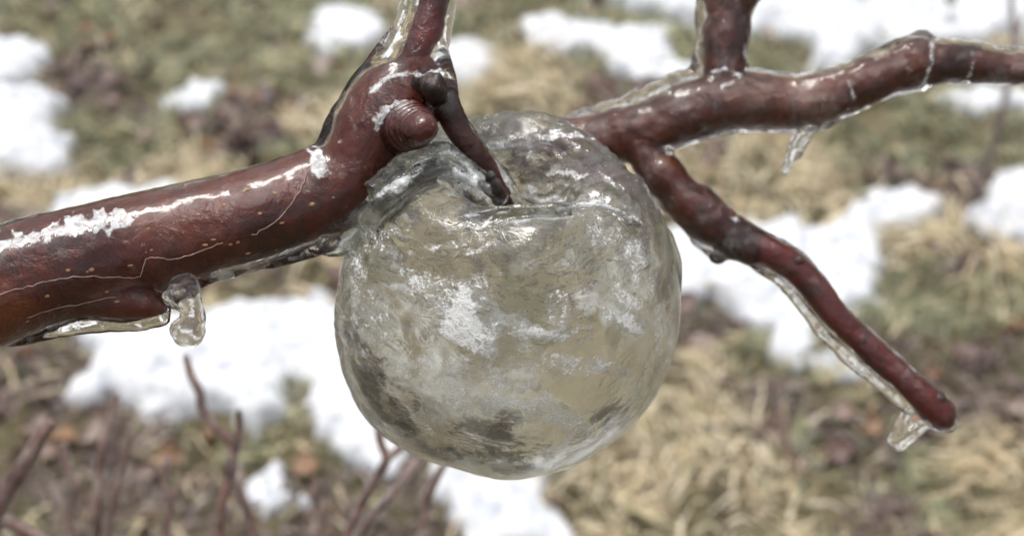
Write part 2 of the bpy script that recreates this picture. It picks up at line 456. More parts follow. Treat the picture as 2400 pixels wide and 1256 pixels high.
# ------------------------------------------------------------------ grass
def grass(name, N, typ, region, lenr, widr, cols, lie, seed, label):
    rs = np.random.RandomState(seed)
    (x0, x1), (y0, y1) = region
    xy = np.c_[rs.uniform(x0, x1, N), rs.uniform(y0, y1, N)]
    k = gtype(xy); keep = (k == typ) | (rs.rand(N) < .05)
    keep &= (snowmask(xy) < .003+.028*rs.rand(N)**3)
    dens = fbm(np.c_[xy*18, xy[:, 0]*0+seed], 3); keep &= dens > -.25+rs.rand(N)*.2-.1
    xy = xy[keep]; N = len(xy)
    z = gheight(xy)-.003
    clump = fbm(np.c_[xy*22, xy[:, 0]*0+3], 2)
    az = 2*math.pi*fbm(np.c_[xy*9, xy[:, 0]*0+seed], 2)*1.6 + rs.normal(0, .7, N)
    L = rs.uniform(*lenr, N)*(.8+.5*clump); W = rs.uniform(*widr, N)
    lean = np.clip(rs.normal(lie, .18, N), .05, 1.0)
    d = np.c_[np.cos(az), np.sin(az), np.zeros(N)]; sdv = np.c_[-np.sin(az), np.cos(az), np.zeros(N)]
    rows = []
    for j, tt in enumerate((0, .35, .7, 1.)):
        a = lean*math.pi/2*(.55+.75*tt)
        hor = L*tt*np.sin(np.clip(a, 0, 1.62)); ver = L*tt*np.cos(np.clip(a, 0, 1.62))
        c = np.c_[xy, z] + d*hor[:, None] + np.array([0, 0, 1.])*(ver+.003)[:, None] + sdv*(rs.normal(0, .12, N)*L*tt)[:, None]
        wv = W*(1-.85*tt)
        tw = sdv*wv[:, None]/2 + np.array([0, 0, 1.])*(wv*.3*rs.normal(0, 1, N))[:, None]
        rows += [c-tw, c+tw]
    V = np.stack(rows, 1).reshape(-1, 3)
    b = np.arange(N)[:, None]*8
    F = np.concatenate([b+np.array([[0, 1, 3, 2]])+2*j for j in range(3)])
    me = mesh_np(name, V, F)
    cols = np.array(cols); ci = rs.randint(0, len(cols), N)
    cc = cols[ci]*(1+.25*clump[:, None])*rs.uniform(.75, 1.25, (N, 1))
    colattr(me, np.repeat(cc, 8, 0))
    o = link(name, me, M_GRASS); tag(o, label, 'grass', kind='stuff'); return o
M_GRASS = attr_mat('grass_blades', .6, 60, .3, .3)
REG = ((-1.25, 1.25), (.55, 2.45))
grass('green_grass', 150000, GREEN, REG, (.012, .035), (.0018, .0042), [(.30, .31, .15), (.42, .39, .21), (.19, .23, .13), (.52, .46, .29), (.17, .21, .14)], .62, 1, 'short olive green moss and grass growing between the snow patches')
grass('straw_grass', 110000, STRAW, REG, (.02, .07), (.0018, .0045), [(.68, .56, .35), (.58, .46, .27), (.76, .67, .49), (.42, .32, .19), (.36, .32, .17)], .86, 2, 'matted dry straw coloured grass lying flat between snow patches')
grass('brown_litter', 90000, BROWN, REG, (.01, .04), (.002, .005), [(.12, .075, .07), (.05, .033, .033), (.24, .18, .165), (.15, .09, .06), (.34, .27, .23)], .8, 3, 'purplish brown litter of dead stems and leaf scraps')

# fallen leaves: countable, individually placed, sharing mesh data
def leaf_mesh(seed, s=.026):
    rs = np.random.RandomState(seed); nu, nv = 7, 5
    V = []
    for i in range(nu):
        u = i/(nu-1); wd = .42*math.sin(math.pi*min(1, u*.93+.05))**.7
        for j in range(nv):
            v = (j/(nv-1)-.5)*2
            z = .10*abs(v)**1.5*(1 if seed % 2 else -.6) + .10*math.sin(u*5+seed) + rs.normal(0, .05)
            V.append(((u-.5)*s+rs.normal(0, .05)*s, v*wd*s*(1+rs.normal(0, .22)), z*s))
    F = [(i*nv+j, i*nv+j+1, (i+1)*nv+j+1, (i+1)*nv+j) for i in range(nu-1) for j in range(nv-1)]
    return mesh_np('dead_leaf', V, F)
leaf_mats = []
for i, cc in enumerate([(.10, .055, .045), (.17, .11, .09), (.075, .045, .045), (.22, .12, .06), (.26, .20, .17)]):
    t = NT('dead_leaf_%d' % i)
    c = t.mix(t.g(t.noise(220, 5, .6, t.pos()), .35, .65), tuple(x*.6 for x in cc), tuple(min(1, x*1.35) for x in cc))
    leaf_mats.append(t.done(t.n('BsdfPrincipled', Base_Color=c, Roughness=.5).outputs[0]))
lmeshes = []
for i in range(10):
    me = leaf_mesh(i, random.uniform(.022, .04)); me.materials.append(leaf_mats[i % 5])
    me.polygons.foreach_set('use_smooth', [True]*len(me.polygons)); lmeshes.append(me)
cnt = 0; rs = np.random.RandomState(5)
while cnt < 240:
    q = np.c_[rs.uniform(-.75, .75, 1), rs.uniform(.85, 2.0, 1)]
    px, py = to_px(np.c_[q, [[0.]]])
    if not (-60 < px[0] < 2460 and -40 < py[0] < 1300): continue
    k = gtype(q)[0]; sm = snowmask(q)[0]
    if sm > .0 and not (sm > .03 and rs.rand() < .03): continue
    if k != BROWN and rs.rand() > .12: continue
    o = bpy.data.objects.new('fallen_leaf', lmeshes[rs.randint(10)]); COL.objects.link(o)
    o.location = (q[0, 0], q[0, 1], gheight(q)[0] + (.028 if sm > 0 else rs.uniform(.0, .012)))
    o.rotation_euler = (rs.normal(0, .45), rs.normal(0, .45), rs.uniform(0, 6.28))
    tag(o, 'curled purplish brown dead leaf lying among the grass and litter', 'leaf', 'fallen leaves in the litter'); cnt += 1

# ------------------------------------------------------------------ shoots rising from the ground
M_SHOOT = bark_material('blurred_shoot_bark', ((.09, .045, .040), (.22, .12, .10), (.42, .33, .30)), .3, .3)
M_GREYSTEM = bark_material('grey_stem', ((.16, .13, .12), (.24, .19, .18), (.32, .26, .24)), .6, .2)
def shoot(label, stems, d, mat=M_SHOOT, icy=True, group='bare shoots rising from the ground', cat='shoot', name='bare_shoot'):
    paths = []
    root = None
    for s, main in stems:
        pts = path([(a, b, d, r) for a, b, r in s], 6)
        if main:
            e = pts[-1]; dirn = pts[-1, :3]-pts[-4, :3]; dirn /= np.linalg.norm(dirn)
            base = np.array([e[0]+dirn[0]*.12*(1 if d < 1.2 else .2), e[1]+.02, 0.]); base[2] = gheight(np.array([[base[0], base[1]]]))[0]-.01
            ext = catmull([e[:3], (e[:3]*.6+base*.4)+dirn*.03, base], 8)[1:]
            pts = np.vstack([pts, np.c_[ext, np.full(len(ext), e[3])*np.linspace(1, 1.35, len(ext))]])
            if root is None: root = Vector(base)
        paths.append((pts, main))
    em = empty(name, root, label, cat, group)
    for k, (pts, main) in enumerate(paths):
        jit = fbm(pts[:, :3]*90+k, 2); pts[:, 3] *= .80*(1+.22*jit)
        me = bm_mesh(tubes_bm([pts], 10), 'stem')
        link('stem' if main else 'side_twig', me, mat, em)
        if icy:
            p2 = pts[:len(pts)//2+6].copy(); p2[:, 3] = p2[:, 3]*1.15+.0004; p2[:, 3] *= 1+.25*np.clip(fbm(p2[:, :3]*160, 2), 0, 1)
            p2 = p2[::-1]
            link('ice_coat', bm_mesh(tubes_bm([p2], 10), 'ice_coat'), M_ICE_B, em)
shoot('ice glazed red shoot cut by the left edge near the bottom corner', [([(118,995,13),(95,1025,17),(60,1085,20),(25,1140,19),(-20,1215,19)], True)], .46)
shoot('red stem crossing the very bottom left corner of the photo', [([(-60,1175,13),(0,1212,14),(50,1238,14),(110,1275,15)], True)], .48)
shoot('thin upright shoot with a dark tip, second from the left edge', [([(272,930,7),(258,990,10),(240,1060,11),(232,1130,12),(226,1270,13)], True)], .58)
shoot('slender pale shoot leaning right, third from the left edge', [([(312,1010,6),(300,1050,8),(280,1120,9),(262,1200,9),(250,1275,10)], True)], .60)
shoot('zigzag forked reddish shoot standing against the widest snow patch', [
  ([(436,838,7),(448,880,10),(468,920,10),(475,960,11),(505,1000,12),(545,1040,13),(545,1085,13),(535,1130,13),(520,1190,13),(512,1275,14)], True),
  ([(560,965,6),(562,1010,9),(548,1060,10)], False),
  ([(535,1100,9),(560,1150,9),(580,1200,9),(605,1275,10)], True)], .54)
shoot('branched dark shoot just below the apple, leftmost of three', [
  ([(887,1005,7),(893,1040,8),(905,1075,10),(880,1125,11),(845,1185,11),(805,1275,12)], True),
  ([(950,1040,7),(925,1060,8),(905,1078,8)], False)], .54)
shoot('middle one of three shoots under the apple, leaning right', [([(990,1060,6),(965,1100,8),(915,1165,9),(870,1215,9),(825,1280,10)], True)], .56)
shoot('rightmost of three shoots under the apple, steeply upright', [([(1050,1070,7),(1025,1115,9),(1003,1165,10),(998,1210,10),(985,1285,11)], True)], .56)
shoot('thin grey weed stem against snow by the upper right edge', [([(2366,-60,8),(2372,20,9),(2380,100,10),(2376,150,10)], True), ([(2405,30,5),(2392,60,6),(2378,90,7)], False)], 1.42, M_GREYSTEM, False, None, 'weed stem', 'weed_stem')
shoot('short dark shoot between the left edge and the upright shoot with a dark tip', [([(150,1040,6),(158,1090,8),(172,1150,9),(165,1210,9),(172,1280,10)], True), ([(205,1100,5),(188,1130,6),(172,1160,7)], False)], .66)
shoot('low bent brown shoot right of the slender pale shoot', [([(395,1070,6),(380,1120,8),(400,1180,8),(390,1230,9),(396,1290,10)], True), ([(430,1120,5),(412,1150,6),(399,1185,7)], False)], .66)
shoot('small crooked shoot just left of the three shoots under the apple', [([(742,1120,5),(735,1160,7),(752,1205,8),(745,1285,9)], True)], .70)
# seed head on snow
c0 = G(2215, 72)
em = empty('seed_head', c0, 'tiny dark seed head poking out of the big upper right snow field', 'seed head')
link('stalk', bm_mesh(tubes_bm([np.array([[c0.x, c0.y, -.01, .0012], [c0.x+.004, c0.y, .02, .001], [c0.x, c0.y, .045, .001]])], 8), 'stalk'), M_GREYSTEM, em)
bl = [(Vector((c0.x+random.uniform(-.006, .006), c0.y+random.uniform(-.005, .005), .047+random.uniform(-.006, .007))), random.uniform(.003, .0055)) for _ in range(7)]
link('head', bm_mesh(tubes_bm([], 8, bl), 'head'), M_SHOOT, em)

# ------------------------------------------------------------------ left branch
DA = .288
limb = [(-260,740,.272,142),(-60,690,.276,132),(80,640,.279,126),(220,603,.281,122),(350,570,.283,117),(480,535,.285,110),(600,502,.286,107),(700,470,.287,104),(775,435,.288,98)]
knuck = [(740,452,.287,96),(800,410,.288,84),(838,360,.288,86),(870,305,.288,96),(905,250,.288,96),(940,205,.288,86),(965,165,.289,62)]
twig = [(955,190,.289,48),(972,150,.289,38),(988,100,.289,31),(1004,45,.290,28),(1018,-20,.291,28),(1035,-120,.293,29)]
stub = [(190,665,.281,70),(270,690,.280,56),(325,706,.279,40),(360,718,.279,26),(382,724,.279,14)]
A = empty('iced_branch', P(60, 640, DA), 'thick ice glazed branch entering from the left, ending in a budded knuckle above the apple', 'branch')
def wood(paths, size, amp=.0005, blobs=(), sm=8):
    me = vox(bm_mesh(tubes_bm(paths, 28, blobs)), size, sm)
    return displace(me, lambda v, n: amp*fbm(v*90, 3)*1.2 + amp*.35*fbm(v*420, 3))
limb_w = shift(limb, 0, 5, (.83, 0)); knuck_w = shift(knuck, 12, 4, (.80, 0))
me = wood([path(limb_w, 8), path(knuck_w, 8), path(stub, 6)], .0008, .0007)
limb_me = me; BV_A = bvh_of(me)
link('limb', me, M_BARK, A)
me = wood([path(twig, 8)], .0006, .0004); link('upright_twig', me, M_RED, A)
# bud built of nested scales pointing at the viewer and a little right
bud = empty
bc0 = P(950, 297, .284); bc1 = P(996, 304, .2690)
ax = (bc1-bc0).normalized()
def ring_lathe(name, c0, axis, prof, mat, parent, seg=40, nz=.00045):
    u = axis.orthogonal().normalized(); v = axis.cross(u)
    V = []; n = len(prof)
    for (h, r) in prof:
        for k in range(seg):
            a = 2*math.pi*k/seg; V.append(c0+axis*h+(u*math.cos(a)+v*math.sin(a))*max(r, 1e-5))
    V = np.array(V); V += (fbm(V*260, 3)*nz)[:, None] + (fbm(V*120+9, 2)*nz)[:, None]*np.array(u)
    F = [(i*seg+k, i*seg+(k+1) % seg, (i+1)*seg+(k+1) % seg, (i+1)*seg+k) for i in range(n-1) for k in range(seg)]
    return link(name, mesh_np(name, V, F), mat, parent)
bl_len = (bc1-bc0).length
pr = []
rings = 4
for i in range(rings):
    h = bl_len*(.16+.56*i/rings); r = .0050*(1-.10*i)
    pr += [(h, r*.97), (h+bl_len*.04, r*1.02), (h+bl_len*.10, r*1.0), (h+bl_len*.125, r*.95), (h+bl_len*.128, r*.86)]
bud = ring_lathe('bud', bc0, ax, [(0, .0058)]+pr+[(bl_len*.75, .0030), (bl_len*.72, .0001)], M_BUD, A)
c1 = bc0+ax*bl_len*.66
tip = [(bl_len*.40*math.sin(a), .0033*math.cos(a)**.7) for a in np.linspace(0, math.pi/2, 10)]
tp = ring_lathe('bud_tip', c1, ax, [(-.001, .0033)]+tip, M_BUD, bud)
tp.matrix_parent_inverse = Matrix.Translation(-Vector(A.location)); tp.parent = bud
me = wood([], .0005, .0003, [(P(1019, 207, .280), (.0028, .0027, .0031)), (P(1026, 222, .281), (.0020, .0022, .0026)), (P(1010, 192, .282), (.0020, .0018, .0022)), (P(985, 198, .284), (.0028, .0026, .0020))], 2)
displace(me, lambda v, n: .0007*fbm(v*420, 3))
link('dark_bud', me, M_BLACK, A)
# ice
def glaze(paths, size, amp, blobs=(), sm=5, freq=140, seed=0):
    me = vox(bm_mesh(tubes_bm(paths, 24, blobs)), size, sm)
    return displace(me, lambda v, n: amp*fbm(v*freq+seed, 3) + amp*.25*fbm(v*freq*4+seed, 2))
under = [(-80,800,.277,22),(40,797,.278,17),(150,775,.279,16),(240,762,.279,20),(330,762,.279,17),(385,750,.279,16)]
under2 = [(420,690,.281,18),(480,655,.282,18),(560,632,.283,16),(640,612,.284,17),(720,588,.284,22),(770,560,.286,30)]
drip = [(430,668,.280,34),(432,690,.280,40),(446,718,.280,30),(452,742,.280,29),(446,766,.280,36),(438,778,.280,40)]
tw_ice = shift(twig, -8, -2, (1, 40)); tw_ice[0] = (900,230,.288,75); tw_ice[1] = (945,160,.288,72)
collar = [(800,300,.288,30),(840,230,.288,40),(900,170,.288,45)]
me = glaze([path(limb, 8, 7), path(knuck, 8, 5), path([(770,370,.287,40),(800,310,.287,50),(845,240,.287,50),(895,165,.288,48),(925,110,.288,40)], 8), path(under, 8), path(under2, 8), path(tw_ice, 8), path(collar, 8),
            path([(1015,130,.286,40),(1040,200,.284,36),(1050,260,.283,30)], 6), path(stub, 6, 8)], .00085, .0004,
            [(P(945, 297, .285), .0066)])
link('ice_coat', me, M_ICE, A)
me = glaze([path(drip, 6)], .0005, .0005, [(P(438, 776, .280), (.0036, .003, .0028)), (P(405, 700, .280), (.0024, .002, .002))], 3, 260)
link('icicle', me, M_DRIP, A)
# frost and one painted highlight on the limb, lenticels and hairline cracks
BV_ICE = bvh_of(bpy.data.objects['ice_coat'].data) if False else None
ice_me_A = [o for o in A.children if o.name.startswith('ice_coat')][0].data
BV_AI = bvh_of(ice_me_A)
def hit(bv, px, py, maxd=.6):
    loc, nor, i, dd = bv.ray_cast(CP, ray(px, py), maxd)
    return loc, nor
def crust(name, poly, bv, parent, mat=None, th=.00022, step=3.0, rag=6.0):
    poly = np.array(poly, float); lo = poly.min(0)-8; hi = poly.max(0)+8
    ax = np.arange(lo[0], hi[0], step); ay = np.arange(lo[1], hi[1], step)
    X, Y = np.meshgrid(ax, ay); s = in_poly_sdf(X.ravel(), Y.ravel(), poly) + rag*fbm(np.c_[X.ravel()/16, Y.ravel()/16, Y.ravel()*0], 4)*1.8
    V = []; A_ = []; idx = -np.ones(X.size, int)
    for i, (a, b) in enumerate(zip(X.ravel(), Y.ravel())):
        if s[i] < -step: continue
        l, n = hit(bv, a, b)
        if l is None: continue
        idx[i] = len(V); hgt = th*min(1, max(-.6, s[i]/6)) + .00008*random.random()
        V.append(l+n*(hgt+.00012)); A_.append(min(1, max(0, s[i]/9)))
    nx = len(ax); F = []
    for j in range(len(ay)-1):
        for i in range(nx-1):
            q = [j*nx+i, j*nx+i+1, (j+1)*nx+i+1, (j+1)*nx+i]
            if all(idx[k] >= 0 for k in q):
                pv = [V[idx[k]] for k in q]
                if max((pv[0]-pv[2]).length, (pv[1]-pv[3]).length) < .003: F.append([idx[k] for k in q][::-1])
    if F:
        me = mesh_np(name, np.array(V), F); colattr(me, np.repeat(np.array(A_)[:, None], 3, 1))
        return link(name, me, mat or M_FROST_GLARE, parent)
for poly in [[(718,352),(745,340),(775,372),(780,410),(745,425),(722,405)],
             [(862,205),(900,180),(945,165),(1000,168),(1035,150),(1045,185),(1000,195),(960,185),(915,195),(880,228),(864,225)],
             [(878,310),(872,280),(890,250),(925,236),(962,232),(960,246),(920,262),(905,290),(896,312)],
             [(790,312),(803,306),(806,330),(795,335)], [(985,182),(1005,178),(1010,215),(995,222)]]:
    crust('frost_glare_crust', poly, BV_AI, A)
crust('frost_glare_crust', [(-30,556),(60,545),(180,508),(285,488),(322,500),(318,526),(250,548),(120,568),(-30,600)], BV_AI, A, step=4., rag=14.)  # broad pale streak: the highlight along the glaze, laid on as a crust
rs = np.random.RandomState(9)
lent = [(430,545),(348,538),(318,557),(355,585),(342,590),(205,635),(305,620),(160,632),(215,630),(575,452),(527,482),(645,455),(580,448),(480,572),(540,570),(557,565),(580,588),(645,578),(730,478),(780,462),(60,745),(145,738),(250,680),(275,706),(110,690),(500,560),(610,500),(690,440),(400,480),(660,520),(520,520),(465,505)]
lm = bm_mesh(tubes_bm([], 8, [(Vector((0, 0, 0)), (.00062, .0005, .00022))]), 'lenticel')
lm.materials.append(M_LENT); lm.polygons.foreach_set('use_smooth', [True]*len(lm.polygons))
bm = bmesh.new(); bmesh.ops.create_icosphere(bm, subdivisions=2, radius=1, matrix=Matrix.Diagonal((.00058, .00045, .00025, 1))); lm2 = bm_mesh(bm, 'lenticel'); lm2.materials.append(M_LENT)
for (a, b) in lent:
    l, n = hit(BV_A, a, b)
    if l is None: continue
    o = bpy.data.objects.new('lenticel', lm2); COL.objects.link(o); o.parent = A
    o.matrix_parent_inverse = Matrix.Translation(-Vector(A.location))
    o.location = l+n*.0001; o.rotation_euler = n.to_track_quat('Z', 'Y').to_euler(); s = rs.uniform(.3, 1.0); o.scale = (s, s*rs.uniform(.5, 1), s*.6)
for ln in ([(-20,700),(30,678),(100,660),(160,648),(230,645),(300,645),(328,640),(345,602),(400,603),(450,590),(520,568)],
           [(590,548),(640,520),(680,482),(702,450),(715,425),(732,392)], [(60,735),(160,708),(270,695)]):
    c = catmull([(a, b, 0) for a, b in ln], 6); pts = []
    for a, b, _ in c:
        l, n = hit(BV_A, a+rs.normal(0, 1), b+rs.normal(0, 1.2))
        if l is not None: l = l+n*.00035; pts.append((l.x, l.y, l.z, .00007+.00005*random.random()))
    if len(pts) > 3: tube_obj('hairline_crack', np.array(pts), M_CRACK, A, 6)

# ------------------------------------------------------------------ right branch (further away, slightly out of focus)
DB = .345
B = empty('forked_iced_branch', P(1750, 260, DB), 'forked frost glazed brown branch running from behind the apple to the right edge', 'branch')
limbB = [(1290,345,.352,52),(1380,335,.350,55),(1480,312,.347,58),(1600,268,.345,64),(1700,238,.345,64),(1800,238,.345,60),(1880,240,.344,57),(1950,220,.343,52),(2020,196,.342,48),(2090,165,.342,48),(2145,148,.342,54),(2190,148,.342,46),(2260,148,.343,42),(2340,155,.343,35),(2420,155,.343,34),(2560,150,.343,32)]
upB = [(1690,225,.345,58),(1692,170,.345,50),(1695,110,.345,52),(1698,50,.346,55),(1702,-10,.346,56),(1712,-110,.348,58)]
upB2 = [(1712,30,.346,35),(1745,-5,.345,30),(1785,-60,.344,28)]
downB = [(1500,345,.345,38),(1535,388,.344,40),(1558,410,.343,45),(1582,440,.343,42),(1622,478,.342,49),(1668,520,.342,52),(1705,546,.342,42),(1760,572,.341,34)]
twigB = [(1710,548,.342,38),(1760,575,.341,36),(1815,598,.340,33),(1870,636,.340,31),(1915,688,.339,29),(1960,743,.338,28),(2010,793,.338,28),(2060,840,.337,28),(2110,883,.336,28),(2160,926,.335,29),(2195,962,.335,31),(2210,976,.335,28)]
limbB_w = shift(limbB, 0, 4, (.88, 0))
meB = wood([path(limbB_w, 6), path(shift(upB, 4, 0, (.85, 0)), 6), path(upB2, 6)], .0009, .0012); link('limb', meB, M_BARK_B, B)
meD = wood([path(downB, 6)], .0008, .0010); link('spur_base', meD, M_BARK_B, B)
meT = wood([path(twigB, 6)], .0006, .0006); link('hanging_twig', meT, M_RED, B)
ic = [path(shift(limbB, 0, -2, (1, 12)), 6), path(shift(upB, -3, 0, (1, 10)), 6), path(shift(downB, 2, 6, (1, 9)), 6), path(shift(upB2, 0, 0, (1, 6)), 6)]
ic += [path([(1590,240,.345,20),(1630,185,.345,26),(1650,120,.345,22)], 6), path([(1290,310,.352,30),(1400,282,.350,36),(1520,235,.347,38),(1600,195,.345,36)], 6),
       path([(1640,555,.342,25),(1680,598,.341,16)], 6), path([(1780,292,.344,16),(1850,298,.344,16),(1930,285,.343,18),(2000,250,.343,16),(2080,222,.343,14),(2130,212,.343,14)], 6),
       path([(2170,95,.342,14),(2187,140,.340,16),(2165,205,.341,14)], 6), path([(2265,105,.342,12),(2288,150,.340,14),(2262,195,.341,12)], 6),
       path([(1955,170,.342,10),(1990,205,.340,10),(1998,250,.341,10)], 6)]
me = glaze(ic, .0009, .0009, [(P(1562, 356, .342), .0018), (P(1682, 597, .341), .0022), (P(2160,100,.342), .003)], 4, 160, 5)
link('ice_coat', me, M_ICE_B, B)
bvb = bvh_of(me)
for poly in ([(2172,92),(2190,98),(2190,150),(2172,205),(2120,218),(2150,196),(2174,150)], [(2268,103),(2290,138),(2282,178),(2248,200),(2264,168),(2274,138)],
             [(1972,168),(1996,188),(2008,230),(1998,256),(1988,222)], [(1655,168),(1700,152),(1742,172),(1756,208),(1736,192),(1700,172),(1668,182)],
             [(1545,345),(1570,342),(1578,366),(1555,372)], [(1705,508),(1735,502),(1742,524),(1718,528)], [(2110,145),(2150,160),(2128,178)], [(1735,90),(1750,95),(1752,150),(1738,145)]):
    crust('frost_glare_crust', poly, bvb, B, rag=4.)
web = [(1720,590,.341,12),(1780,625,.340,13),(1840,668,.340,14),(1885,725,.339,14),(1930,785,.338,13),(1985,838,.338,13),(2040,885,.337,13),(2095,925,.336,15),(2130,960,.336,14)]
ridge = shift(twigB, 10, -12, (1, -6))
me = glaze([path(shift(twigB, 2, 3, (1, 8)), 6), path(web, 6), path(shift(web, 14, -14, (1, 4)), 6), path(ridge, 6), path([(2205,965,.335,42),(2216,985,.335,30)], 4)], .00065, .0006, (), 4, 200, 9)
link('ice_coat', me, M_ICE_B, B)
me = glaze([path([(2175,992,.335,14),(2150,1005,.335,15),(2125,1022,.335,18),(2108,1038,.335,19)], 6), path([(2130,960,.336,16),(2110,1000,.335,14),(2098,1035,.335,17)], 6)], .0005, .0004, (), 3, 260, 3)
link('icicle', me, M_DRIP, B)
me = glaze([path([(1900,285,.344,20),(1885,312,.344,22),(1868,345,.344,18),(1850,378,.344,13),(1838,404,.344,10)], 6)], .0006, .0007, (), 3, 260, 4)
link('icicle', me, M_ICE_B, B)
for (a, b, d, r) in [(1868, 612, .338, .0014), (2020, 800, .336, .0012), (2195, 938, .334, .0017)]:
    me = wood([], .0004, .0003, [(P(a, b, d), (r*1.3, r, r))], 3); link('twig_bud', me, M_BARK_DARK, B)

# ------------------------------------------------------------------ ghost apple
AC = P(1188, 700, .306)
RA = 404*KP*.300
AP = empty('ghost_apple', AC, 'hollow apple made of cloudy wrinkled ice, hanging from its dark red stalk', 'ice apple')
TILT = R(-6)      # leaned a little away from the viewer
prof_pts = [(0, .22), (.06, .24), (.17, .42), (.29, .70), (.42, .87), (.60, .86), (.78, .70), (.92, .42), (.995, .08), (.985, -.25), (.88, -.58), (.70, -.80), (.48, -.93), (.25, -.96), (.10, -.93), (0, -.92)]
def apple_mesh(scale, thick=0.0, seg=160, cavity=False):
    pp = catmull([(a, b, 0) for a, b in prof_pts], 6)[:, :2]; pp[0, 0] = pp[-1, 0] = 0; pp[:, 0] = np.maximum(pp[:, 0], 0)
    n = len(pp); V = []
    a = np.linspace(0, 2*math.pi, seg, endpoint=False)
    for (r, z) in pp:
        # wide shallow dimple: top lip lower towards the viewer's left, back lobe higher
        lobes = 1 + .025*np.cos(5*a+.6) + .02*np.cos(3*a+2)
        rr = r*lobes
        zz = z + .05*np.sin(a)*max(0, z)*min(1, r*2) + .015*np.cos(5*a+.6)*(z > .4)
        V.append(np.c_[rr*np.cos(a)*1.0, rr*np.sin(a), zz])
    V = np.concatenate(V)*RA*scale
    F = [(i*seg+k, (i+1)*seg+k, (i+1)*seg+(k+1) % seg, i*seg+(k+1) % seg) for i in range(n-1) for k in range(seg)]
    M = np.array(Matrix.Rotation(TILT, 3, 'X') @ Matrix.Rotation(R(4), 3, 'Y'))
    V = V@M.T + np.array(AC)
    return mesh_np('apple', V, F)
am = apple_mesh(1.0)
bm = bmesh.new(); bm.from_mesh(am); bmesh.ops.remove_doubles(bm, verts=bm.verts, dist=1e-5)
extra_t = [path([(900,560,.292,60),(840,560,.289,42),(780,575,.287,24),(735,588,.285,16)], 6),
           path([(905,520,.290,45),(850,500,.287,40),(800,520,.286,34),(760,560,.286,22)], 6),
           path([(905,500,.288,30),(885,440,.283,34),(940,392,.281,30),(1000,362,.282,28),(1045,352,.284,22)], 6),
           path([(1045,352,.284,20),(1100,385,.285,24),(1140,425,.288,24),(1168,470,.291,20)], 6),
           path([(870,520,.285,26),(900,470,.280,24),(960,425,.279,20),(1040,400,.280,18),(1110,430,.283,16)], 6),
           path([(1060,512,.276,10),(1120,500,.275,12),(1190,492,.275,13),(1280,488,.275,11),(1390,480,.276,13),(1440,492,.277,12),(1500,530,.281,10)], 6),
           path([(1545,560,.306,34),(1562,625,.305,38),(1562,700,.304,32)], 6)]
b2 = tubes_bm(extra_t, 20); tmpm = bm_mesh(b2); bm.from_mesh(tmpm)
bmesh.ops.recalc_face_normals(bm, faces=bm.faces)
apple_me = vox(bm_mesh(bm), .0006, 6)
def ap_disp(v, n):
    q = v-np.array(AC)
    px, py = to_px(v)
    a = np.arctan2(q[:, 1], q[:, 0]); up = q[:, 2]/RA
    # wrinkles running round the shoulders, finer and stronger on top and at the left
    wr = .9*sstep(.25, .7, up) + .7*sstep(-.4, -.8, q[:, 0]/RA)*sstep(-.9, 0, up) + .02 + .5*sstep(-.5, -.9, up)
    st = np.c_[q[:, 0]*130, q[:, 1]*130, q[:, 2]*300]
    st2 = np.c_[q[:, 0]*260, q[:, 1]*260, q[:, 2]*900]
    wr = wr*(1-.8*sstep(.15, -.3, q[:, 1]/RA)*sstep(-.62, -.4, q[:, 0]/RA))
    warp = fbm(v*60, 2)[:, None]*2.0
    return .0012*fbm(v*38, 2) + wr*(.0015*fbm(st+warp, 3) + .00045*fbm(st2+warp*2, 2))*(1-.6*np.clip(np.abs(q[:, 0]/RA)*1.3-.3, 0, 1)) + .0003*fbm(v*170, 3)
displace(apple_me, ap_disp)
def blobs_attr(me, blobs, front=True):      # patches of frost / dark refraction painted into the ice colour, rx ry in photo pixels
    v, n = get_vn(me); px, py = to_px(v)
    vw = v-np.array(CP); vw /= np.linalg.norm(vw, axis=1)[:, None]
    ff = sstep(.05, -.15, (n*vw).sum(1)) if front else 1.0
    # below each patch the outline is broken by noise
    wx = px + 70*fbm(v*130, 4); wy = py + 60*fbm(v*130+40, 4)
    o = np.zeros(len(v))
    for (cx, cyy, rx, ry, ang, s) in blobs:
        c, q = math.cos(R(ang)), math.sin(R(ang))
        dx = (wx-cx)*c+(wy-cyy)*q; dy = -(wx-cx)*q+(wy-cyy)*c
        o = np.maximum(o, s*sstep(1.25, .55, np.sqrt((dx/rx)**2+(dy/ry)**2)))
    return o*ff
